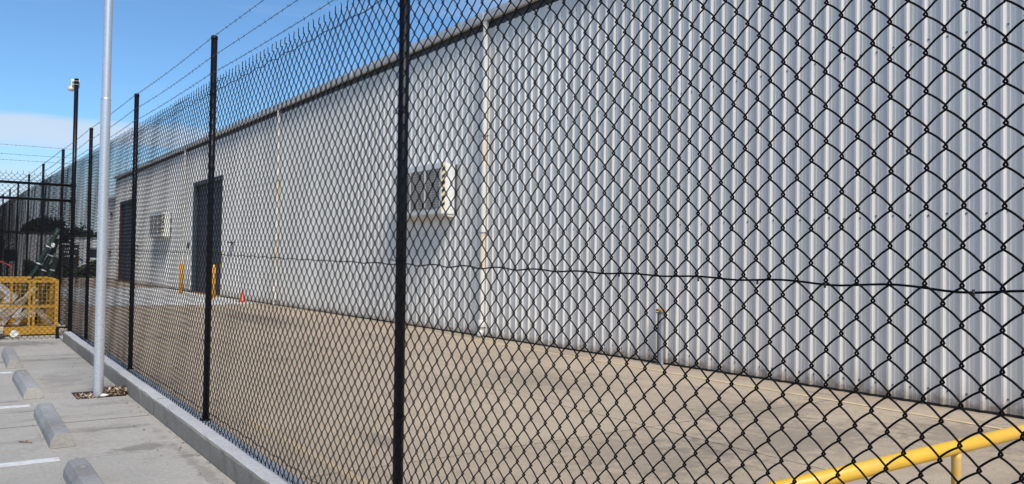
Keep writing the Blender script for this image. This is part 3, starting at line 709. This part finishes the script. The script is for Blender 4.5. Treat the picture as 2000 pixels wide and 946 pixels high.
# small wall fittings
for y,z,lab in ((29.5,1.88,'small dark bar bracket on the wall right of the near roller door'),(46.6,1.91,'small dark bar bracket on the wall right of the far roller door')):
    b=MB(); b.box((-.14,-.16,-.02),(-.005,.16,.02),M['cabinet'],.004); b.box((-.03,-.10,-.09),(-.004,-.07,-.02),M['cabinet']); b.box((-.03,.07,-.09),(-.004,.10,-.02),M['cabinet'])
    tag(b.obj('wall_bracket',None,(WX-.03,y,z)),lab,'bracket')
b=MB(); b.box((-.03,-.06,.22),(0,.06,.45),M['tag'],.008); b.tube([(-.03,0,.22),(-.04,.02,.12),(-.03,-.01,-.02)],.012,M['cabinet'],6); b.box((-.05,-.07,-.22),(-.0,.05,-.02),M['tag'],.01)
tag(b.obj('safety_tag',None,(WX-.032,30.78,1.15)),'yellow-green tag hanging on the wall at the near side of the closer roller door','tag')
# steel stub beside the wall
t=empty('stand_pipe',(8.49,8.3,YZ)); tag(t,'short dark steel stub with a yellow cap standing against the warehouse wall','stand pipe')
b=MB(); b.box((-.028,-.0,0),(.028,.028,.74),M['cabinet']); b.obj('dark_channel',t)
b=MB(); b.box((-.028,-.045,0),(.028,-.001,.73),M['fargrey']); b.obj('grey_channel',t)
b=MB(); b.tube([(0,.01,.70),(0,.01,.78)],.02,M['grille'],10); b.box((-.04,-.045,.742),(.03,.05,.757),M['cabinet']); b.obj('clamp',t)
b=MB(); b.tube([(-.01,-.05,.785),(-.01,.01,.79),(-.01,.06,.785)],.019,M['cage'],10); b.obj('yellow_cap',t)
# bollards and cone
for x,y,lab in ((8.02,29.84,'orange steel bollard at the near side of the closer roller door'),(7.88,33.97,'orange steel bollard at the far side of the closer roller door')):
    b=MB(); b.tube([(0,0,0),(0,0,1.15),(0,0,1.19),(0,0,1.205)],[.075,.075,.055,.01],M['orange'],24); b.tube([(0,0,0),(0,0,.012)],.10,M['orange'],16)
    tag(b.obj('bollard',None,(x,y,YZ+.004)),lab,'bollard','orange bollards guarding the roller door')
t=empty('traffic_cone',(8.23,27.1,YZ+.004)); tag(t,'orange-red traffic cone standing by the warehouse wall','traffic cone')
b=MB(); b.box((-.14,-.14,0),(.14,.14,.02),M['cone'],.006); b.obj('base',t)
b=MB(); b.tube([(0,0,.018),(0,0,.03),(0,0,.38),(0,0,.40)],[.105,.095,.026,.02],M['cone'],24); b.obj('cone_body',t)
# yellow rail
t=empty('guard_rail',(1.95,1.82,YZ)); tag(t,'glossy yellow pipe guard rail on short posts crossing the yard behind the near fence','guard rail')
b=MB(); b.tube([(0,0,.652),(2,-.0,.652),(5.2,0,.652)],.0315,M['yellow'],28); b.tube([(0,0,.652),(-.02,0,.645),(-.035,0,.62),(-.035,0,0)],[.0315,.0315,.0315,.0315],M['yellow'],20); b.obj('rail',t)
for x in (1.78,3.5,5.0):
    b=MB(); b.tube([(x,0,0),(x,0,.60),(x,0,.628)],[.0205,.0205,.0235],M['yellowdirty'],20); b.tube([(x,0,0),(x,0,.008)],.05,M['yellowdirty'],16); b.obj('post',t)
# ---------------------------------------------------------------- cage and junk
CX,CY=-.30,13.42; CZ=cz(13.42)+.0
t=empty('steel_cage',(CX,CY,CZ)); tag(t,'open yellow steel mesh cage full of timber offcuts behind the cross fence','cage')
W_=1.70; D_=.95; H_=.80; r=.02
def cb(name,bars,w=.04,m=None,parent=t):
    b=MB()
    for p,q in bars: b.bar(p,q,w,w,m or M['cage'])
    return b.obj(name,parent)
for x in (0,W_):
    for y in (0,D_): cb('corner_post',[((x,y,.02),(x,y,H_))],.045)
cb('top_rail',[((.024,0,H_-.02),(W_-.024,0,H_-.02))]); cb('top_rail',[((.024,D_,H_-.02),(W_-.024,D_,H_-.02))])
cb('top_rail',[((0,.024,H_-.02),(0,D_-.024,H_-.02))]); cb('top_rail',[((W_,.024,H_-.02),(W_,D_-.024,H_-.02))])
cb('upper_rail',[((.1,.03,H_+.03),(1.38,.03,H_+.03)),((1.42,.03,H_+.03),(W_-.12,.03,H_+.03)),((W_-.12,.03,H_+.03),(W_-.01,.03,H_-.0))],.03)
cb('middle_rail',[((.024,0,.415),(W_-.024,0,.415))],.032); cb('middle_rail',[((W_,.024,.45),(W_,D_-.024,.45))],.03); cb('middle_rail',[((.024,D_,.415),(W_-.024,D_,.415))],.03)
for x in (.70,1.36,1.415): cb('upright',[((x,0,.13),(x,0,H_-.042))],.03)
for x in (.5,1.2): cb('upright',[((x,D_,.13),(x,D_,H_-.042))],.03)
b=MB(); b.box((.0,-.025,.02),(W_,-.002,.135),M['cage'],.003); b.obj('base_plate',t)
b=MB(); b.box((.0,D_+.002,.02),(W_,D_+.02,.20),M['cage'],.003); b.obj('base_plate',t)
b=MB(); b.box((.03,.03,.10),(W_-.03,D_-.03,.12),M['cage']); b.box((.1,.02,.0),(.25,D_,.09),M['cage']); b.box((1.2,.02,0),(1.35,D_,.09),M['cage']); b.obj('floor_plate',t)
def grid(p0,ux,lx,lz,name):
    b=MB(); ux=Vector(ux); n=int(lx/.052)
    for i in range(n+1):
        a=Vector(p0)+ux*(lx*i/n); b.bar(a,a+Vector((0,0,lz)),.005,.005,M['cage'])
    m=int(lz/.052)
    for i in range(m+1):
        a=Vector(p0)+Vector((0,0,lz*i/m)); b.bar(a+ux.yxz*.0,a+ux*lx,.005,.005,M['cage'])
    o=b.obj(name,t); o['kind']='stuff'
grid((.02,.012,.44),(1,0,0),1.66,.33,'mesh_infill'); grid((.02,D_-.015,.14),(1,0,0),1.66,.62,'mesh_infill'); grid((W_-.012,.03,.14),(0,1,0),.88,.62,'mesh_infill'); grid((1.42,.012,.15),(1,0,0),.27,.25,'mesh_infill')
def plank(a,b_,w,th,lab):
    m=MB(); a=Vector(a);b_=Vector(b_); m.bar((0,0,0),b_-a,w,th,M['timber']); tag(m.obj('timber_plank',None,a),lab,'plank','timber offcuts leaning in the yellow cage')
zb=CZ+.15
plank((.55,13.56,zb),(1.02,13.84,zb+.36),.10,.03,'wide pale timber plank leaning right inside the lower left of the cage')
plank((.72,13.54,zb),(1.16,13.83,zb+.52),.11,.025,'tallest pale plank leaning behind the cage uprights')
plank((.90,13.56,zb),(1.18,13.85,zb+.34),.09,.03,'short timber plank leaning at the cage centre')
plank((1.34,13.60,zb),(1.10,13.86,zb+.32),.10,.03,'grey plank leaning left in the right-hand bay of the cage')
plank((.34,13.60,zb+.02),(.74,13.82,zb+.36),.12,.03,'broad grey plank low at the left end of the cage')
tag(crumple('packing_block',(.68,13.66,CZ+.58),.17,M['foam'],21,(1.,.7,.75)),'tan packing block resting on planks at the upper left of the cage','block')
tag(crumple('crumpled_bag',(.88,13.16,CZ+.05),.10,M['paper'],31,(1.2,.7,.6)),'crumpled white bag on the ground in front of the cage','litter')
tag(crumple('crumpled_bag',(.70,13.20,CZ+.09),.13,M['foam'],33,(1.1,.6,.7)),'crumpled cream sack at the left foot of the cage','litter')
tag(crumple('crumpled_bag',(.72,13.10,CZ+.04),.07,M['cabinet'],35,(1.3,.7,.5)),'dark crumpled bag lying before the cream sack','litter')
m=MB(); m.bar((0,0,0),(.045,.05,.16),.07,.02,M['timber']); tag(m.obj('timber_offcut',None,(1.405,12.98,cz(13)+.01)),'small brown timber offcut leaning at the end of the kerb','offcut')
b=MB(); b.tube([(0,0,0),(.02,0,.16),(.14,0,.22),(.26,0,.15),(.28,0,0)],.008,M['red'],6); tag(b.obj('red_handle',None,(.63,14.5,CZ+.83)),'thin red bent handle showing above the back left of the cage','handle')
# green bundles leaning on the fence
def bundle(a,c,r,lab):
    a=Vector(a);c=Vector(c); d=c-a; b=MB(); n=14
    b.tube([d*(i/n)+Vector((.008*math.sin(i*1.7),.008*math.cos(i*2.1),0)) for i in range(n+1)],[r*(1+.12*math.sin(i*2.7)) for i in range(n+1)],M['green'],12)
    o=empty('green_bundle',a); tag(o,lab,'bundle','dark green bundles leaning on the fence'); b.obj('roll',o)
    for f in (.62,.8):
        s=MB(); p=d*f; s.tube([p-d.normalized()*.008,p+d.normalized()*.008],r*1.16,M['chalk'],12); s.obj('strap',o)
bundle((.80,13.93,CZ+.15),(1.465,13.93,CZ+1.56),.034,'tallest dark green bundle tied with pale straps, leaning out of the cage')
bundle((.98,14.03,CZ+.15),(1.462,14.03,CZ+1.40),.036,'middle dark green bundle leaning from the cage to the fence')
bundle((1.20,14.13,CZ+.15),(1.46,14.13,CZ+1.12),.03,'lowest dark green bundle, behind the other two')
tag(crumple('strap_knot',(1.38,13.90,CZ+1.30),.04,M['ac'],41,(1,.8,1)),'white knot of strapping on the dark green bundles','strap')
# ---------------------------------------------------------------- beyond
# second building
t=empty('rear_shed',(WX+.1,END+.5,YZ)); tag(t,'lower pale steel shed just past the far end of the warehouse','shed')
b=MB(); 
n=int(6/.2); pts=[]
for i in range(n): pts+=[(0,i*.2),(0,i*.2+.13),(-.028,i*.2+.15),(-.028,i*.2+.17),(0,i*.2+.19)]
P=len(pts); b.add([(x,y,z) for z in (0,4.95) for x,y in pts],[(k+1,k,P+k,P+k+1) for k in range(P-1)],M['clad']); b.box((.02,0,0),(9,5.98,4.95),M['clad']); b.obj('wall',t)
b=MB(); b.box((-.2,0,4.96),(9.1,6.0,5.12),M['gutter']); b.obj('roof',t)
b=MB(); b.box((-.12,1.0,4.0),(-.03,1.5,4.16),M['cabinet']); b.obj('wall_light',t)
b=MB(); b.box((-.10,1.2,1.7),(-.03,1.9,1.78),M['cabinet']); b.obj('wall_rail',t)
def tree(loc,h,rad,lab,seed,mat_='foliage',n=2600,leaf=.22,group='trees beyond the yard'):
    rr=random.Random(seed); t=empty('tree',loc); tag(t,lab,'tree',group)
    b=MB(); b.tube([(0,0,0),(.05,.03,h*.25),(0,.05,h*.5)],[rad*.09,rad*.07,rad*.04],M['bark'],9)
    cl=[]
    for i in range(14):
        a=rr.uniform(0,6.3); q=rad*rr.uniform(.2,.75); z=h*rr.uniform(.4,.86); c=Vector((q*math.cos(a),q*math.sin(a),z)); cl.append((c,rad*rr.uniform(.28,.5)))
        b.tube([(0,0,h*rr.uniform(.2,.4)),tuple(c*.5+Vector((0,0,h*.2))),tuple(c)],[rad*.04,rad*.025,rad*.01],M['bark'],5)
    b.obj('trunk',t)
    V=[];Q=[]
    for i in range(n):
        c,R=cl[i%len(cl)]; d=Vector((rr.gauss(0,1),rr.gauss(0,1),rr.gauss(0,.8))).normalized()*R*rr.uniform(.45,1.1)
        p=c+d; u=Vector((rr.uniform(-1,1),rr.uniform(-1,1),rr.uniform(-1,1))).normalized(); w=u.orthogonal().normalized(); s=leaf*rr.uniform(.6,1.3)
        k=len(V); V+=[p-u*s-w*s*.5,p+u*s-w*s*.6,p+u*s*1.1+w*s*.5,p-u*s+w*s*.6]; Q.append((k,k+1,k+2,k+3))
    me=npmesh('crown',np.array([tuple(v) for v in V]),np.array(Q),M[mat_],False); link('crown',me,t); return t
tree((7.5,82,-.25),4.9,1.9,'broad dark tree left of the leaning green bundles, beyond the far fence',1)
tree((6.0,84,-.25),3.6,1.5,'lower dark tree just left of the broad dark tree beyond the far fence',3)
tree((17.6,130,-.25),5.6,3.2,'distant tree above the white far building',4)
tree((1.9,58,-.25),4.2,1.3,'dark shrubby tree behind the far fence panels at the left of the photo',6)
b=MB(); rr=random.Random(9); V=[];Q=[]
for i in range(5200):
    x=rr.uniform(4.6,10.8); y=63+rr.uniform(-.9,.9); z=-.2+.95*rr.random()**.7*(1+.25*math.sin(x*3)); p=Vector((x,y,z)); u=Vector((rr.uniform(-1,1),rr.uniform(-1,1),rr.uniform(-1,1))).normalized(); w=u.orthogonal(); s=rr.uniform(.04,.10)
    k=len(V); V+=[p-u*s-w*s*.5,p+u*s-w*s*.6,p+u*s+w*s*.5,p-u*s+w*s*.6]; Q.append((k,k+1,k+2,k+3))
o=link('hedge',npmesh('hedge',np.array([tuple(v) for v in V]),np.array(Q),M['foliage2'],False)); tag(o,'low scruffy green hedge along the far end of the yard','hedge',kind='stuff')
b=MB(); b.box((2,61.2,-.31),(14,64.2,-.26),M['mulch']); b.box((2,60.9,-.31),(14,61.15,-.10),M['mulch']); tag(b.obj('garden_bed'),kind='structure')
def farbuilding(loc,w,h,d,lab,wall,wins,roofh=.0,rm='farroof',stripes=False):
    t=empty('far_building',loc); tag(t,lab,'building')
    b=MB(); b.box((0,0,0),(w,d,h),M[wall])
    b.obj('wall',t)
    b=MB(); 
    if roofh: b.add([(-.3,-.3,h+.004),(w+.3,-.3,h+.004),(w+.3,d+.3,h+.004),(-.3,d+.3,h+.004),(w*.35,d/2,h+roofh),(w*.65,d/2,h+roofh)],[(0,1,5,4),(1,2,5),(2,3,4,5),(3,0,4),(3,2,1,0)],M[rm])
    else: b.box((-.1,-.1,h+.003),(w+.1,d+.1,h+.15),M[rm])
    b.obj('roof',t)
    for (x,z,ww,hh) in wins:
        b=MB(); b.box((x-.06,-.05,z-.06),(x+ww+.06,-.003,z+hh+.06),M['fargrey']); f=b.obj('window',t)
        b=MB(); b.box((x,-.07,z),(x+ww,-.052,z+hh),M['glass']); b.obj('pane',f)
    if stripes:
        for i in range(int(h/.28)):
            b=MB(); b.box((0,-.03,i*.28+.05),(w,-.004,i*.28+.27),M['farwhite']); b.obj('cladding_board',t)
    return t
farbuilding((2.9,68,-.3),4.3,3.2,7,'pale building with horizontal boards behind the left fence panels','farwhite',[(.8,1.2,.8,.8)],0,'farroof',True)
farbuilding((10.6,104,-.3),18,3.6,12,'long white building on the horizon seen between post and pole','farwhite',[(.8,1.5,1.2,.9),(3.4,1.5,1.2,.9),(6.2,1.5,1.2,.9)],0,'fargrey')
farbuilding((8.2,92,-.3),2.6,2.6,5,'dark low building behind the lettered board','fargrey',[],.8)
t=empty('lettered_board',(5.25,49,-.2)); tag(t,'dark board on posts with white lettering, seen right of the green bundles','sign')
b=MB(); b.box((0,0,.95),(.85,.05,2.2),M['tapeblack'],.01); b.obj('board',t)
b=MB(); b.box((.02,-.012,2.12),(.83,-.002,2.17),M['chalk']); 
for r_,(x0,x1) in enumerate(((.2,.72),(.16,.5),(.2,.66))):
    x=x0
    while x<x1: b.box((x,-.012,1.86-r_*.2),(x+.05,-.003,1.95-r_*.2+(.02 if r_==1 else 0)),M['chalk']); x+=.085
b.obj('lettering',t)
b=MB(); b.box((.05,.052,-.1),(.11,.1,2.1),M['cabinet']); b.box((.74,.052,-.1),(.80,.1,2.1),M['cabinet']); b.obj('posts',t)
def car(loc,rot,lab,m):
    t=empty('parked_car',loc,(0,0,rot)); tag(t,lab,'car','cars parked beyond the far hedge')
    b=MB(); prof=[(-2.1,.35),(-2.15,.75),(-2.0,.95),(-1.2,1.02),(-.7,1.5),(.9,1.52),(1.6,1.05),(2.1,.95),(2.15,.4)]
    P=len(prof); vs=[(s*.85*(1 if z<1.1 else .82),x,z) for s in (-1,1) for x,z in prof]
    b.add(vs,[(k,k+1,P+k+1,P+k) for k in range(P-1)]+[tuple(range(P-1,-1,-1)),tuple(range(P,2*P)),(P-1,0,P,2*P-1)],m); b.obj('body',t)
    for s in (-1,1):
        b=MB(); b.add([(s*.80,-1.05,1.1),(s*.715,-.68,1.43),(s*.715,.85,1.45),(s*.80,1.4,1.1)],[(0,1,2,3)],M['glass']); b.obj('side_window',t)
        for y in (-1.35,1.35):
            b=MB(); b.tube([(s*.70,y,.32),(s*.88,y,.32)],.32,M['tyre'],18); b.obj('wheel',t)
    b=MB(); b.add([(-.66,-1.16,1.08),(.66,-1.16,1.08),(.6,-.76,1.45),(-.6,-.76,1.45)],[(0,1,2,3)],M['glass']); b.obj('windscreen',t)
    b=MB(); b.box((-.7,-2.17,.62),(-.4,-2.12,.78),M['chalk']); b.obj('headlight',t); b=MB(); b.box((.4,-2.17,.62),(.7,-2.12,.78),M['chalk']); b.obj('headlight',t)
car((10.7,92,-.3),math.radians(70),'white car parked left of the galvanised pole beyond the hedge',M['carwhite'])
car((8.1,86,-.3),math.radians(15),'white car parked beyond the hedge, below the lettered board',M['carwhite'])
t=empty('blue_banner',(9.3,86,-.3)); tag(t,'blue banner on a thin pole beyond the hedge, between two fence posts','banner')
b=MB(); b.box((-.2,0,1.3),(1.1,.04,2.0),M['blue']); b.obj('cloth',t); b=MB(); b.tube([(.45,.1,0),(.45,.1,2.1)],.03,M['galv'],8); b.obj('pole',t)
t=empty('orange_sign',(9.0,78,-.3)); tag(t,'small orange panel beyond the hedge right of the blue banner','sign'); b=MB(); b.box((.4,0,1.1),(.75,.04,1.6),M['orange'],.01); b.obj('panel',t); b=MB(); b.tube([(.57,.08,0),(.57,.08,1.1)],.025,M['cabinet'],6); b.obj('post',t)
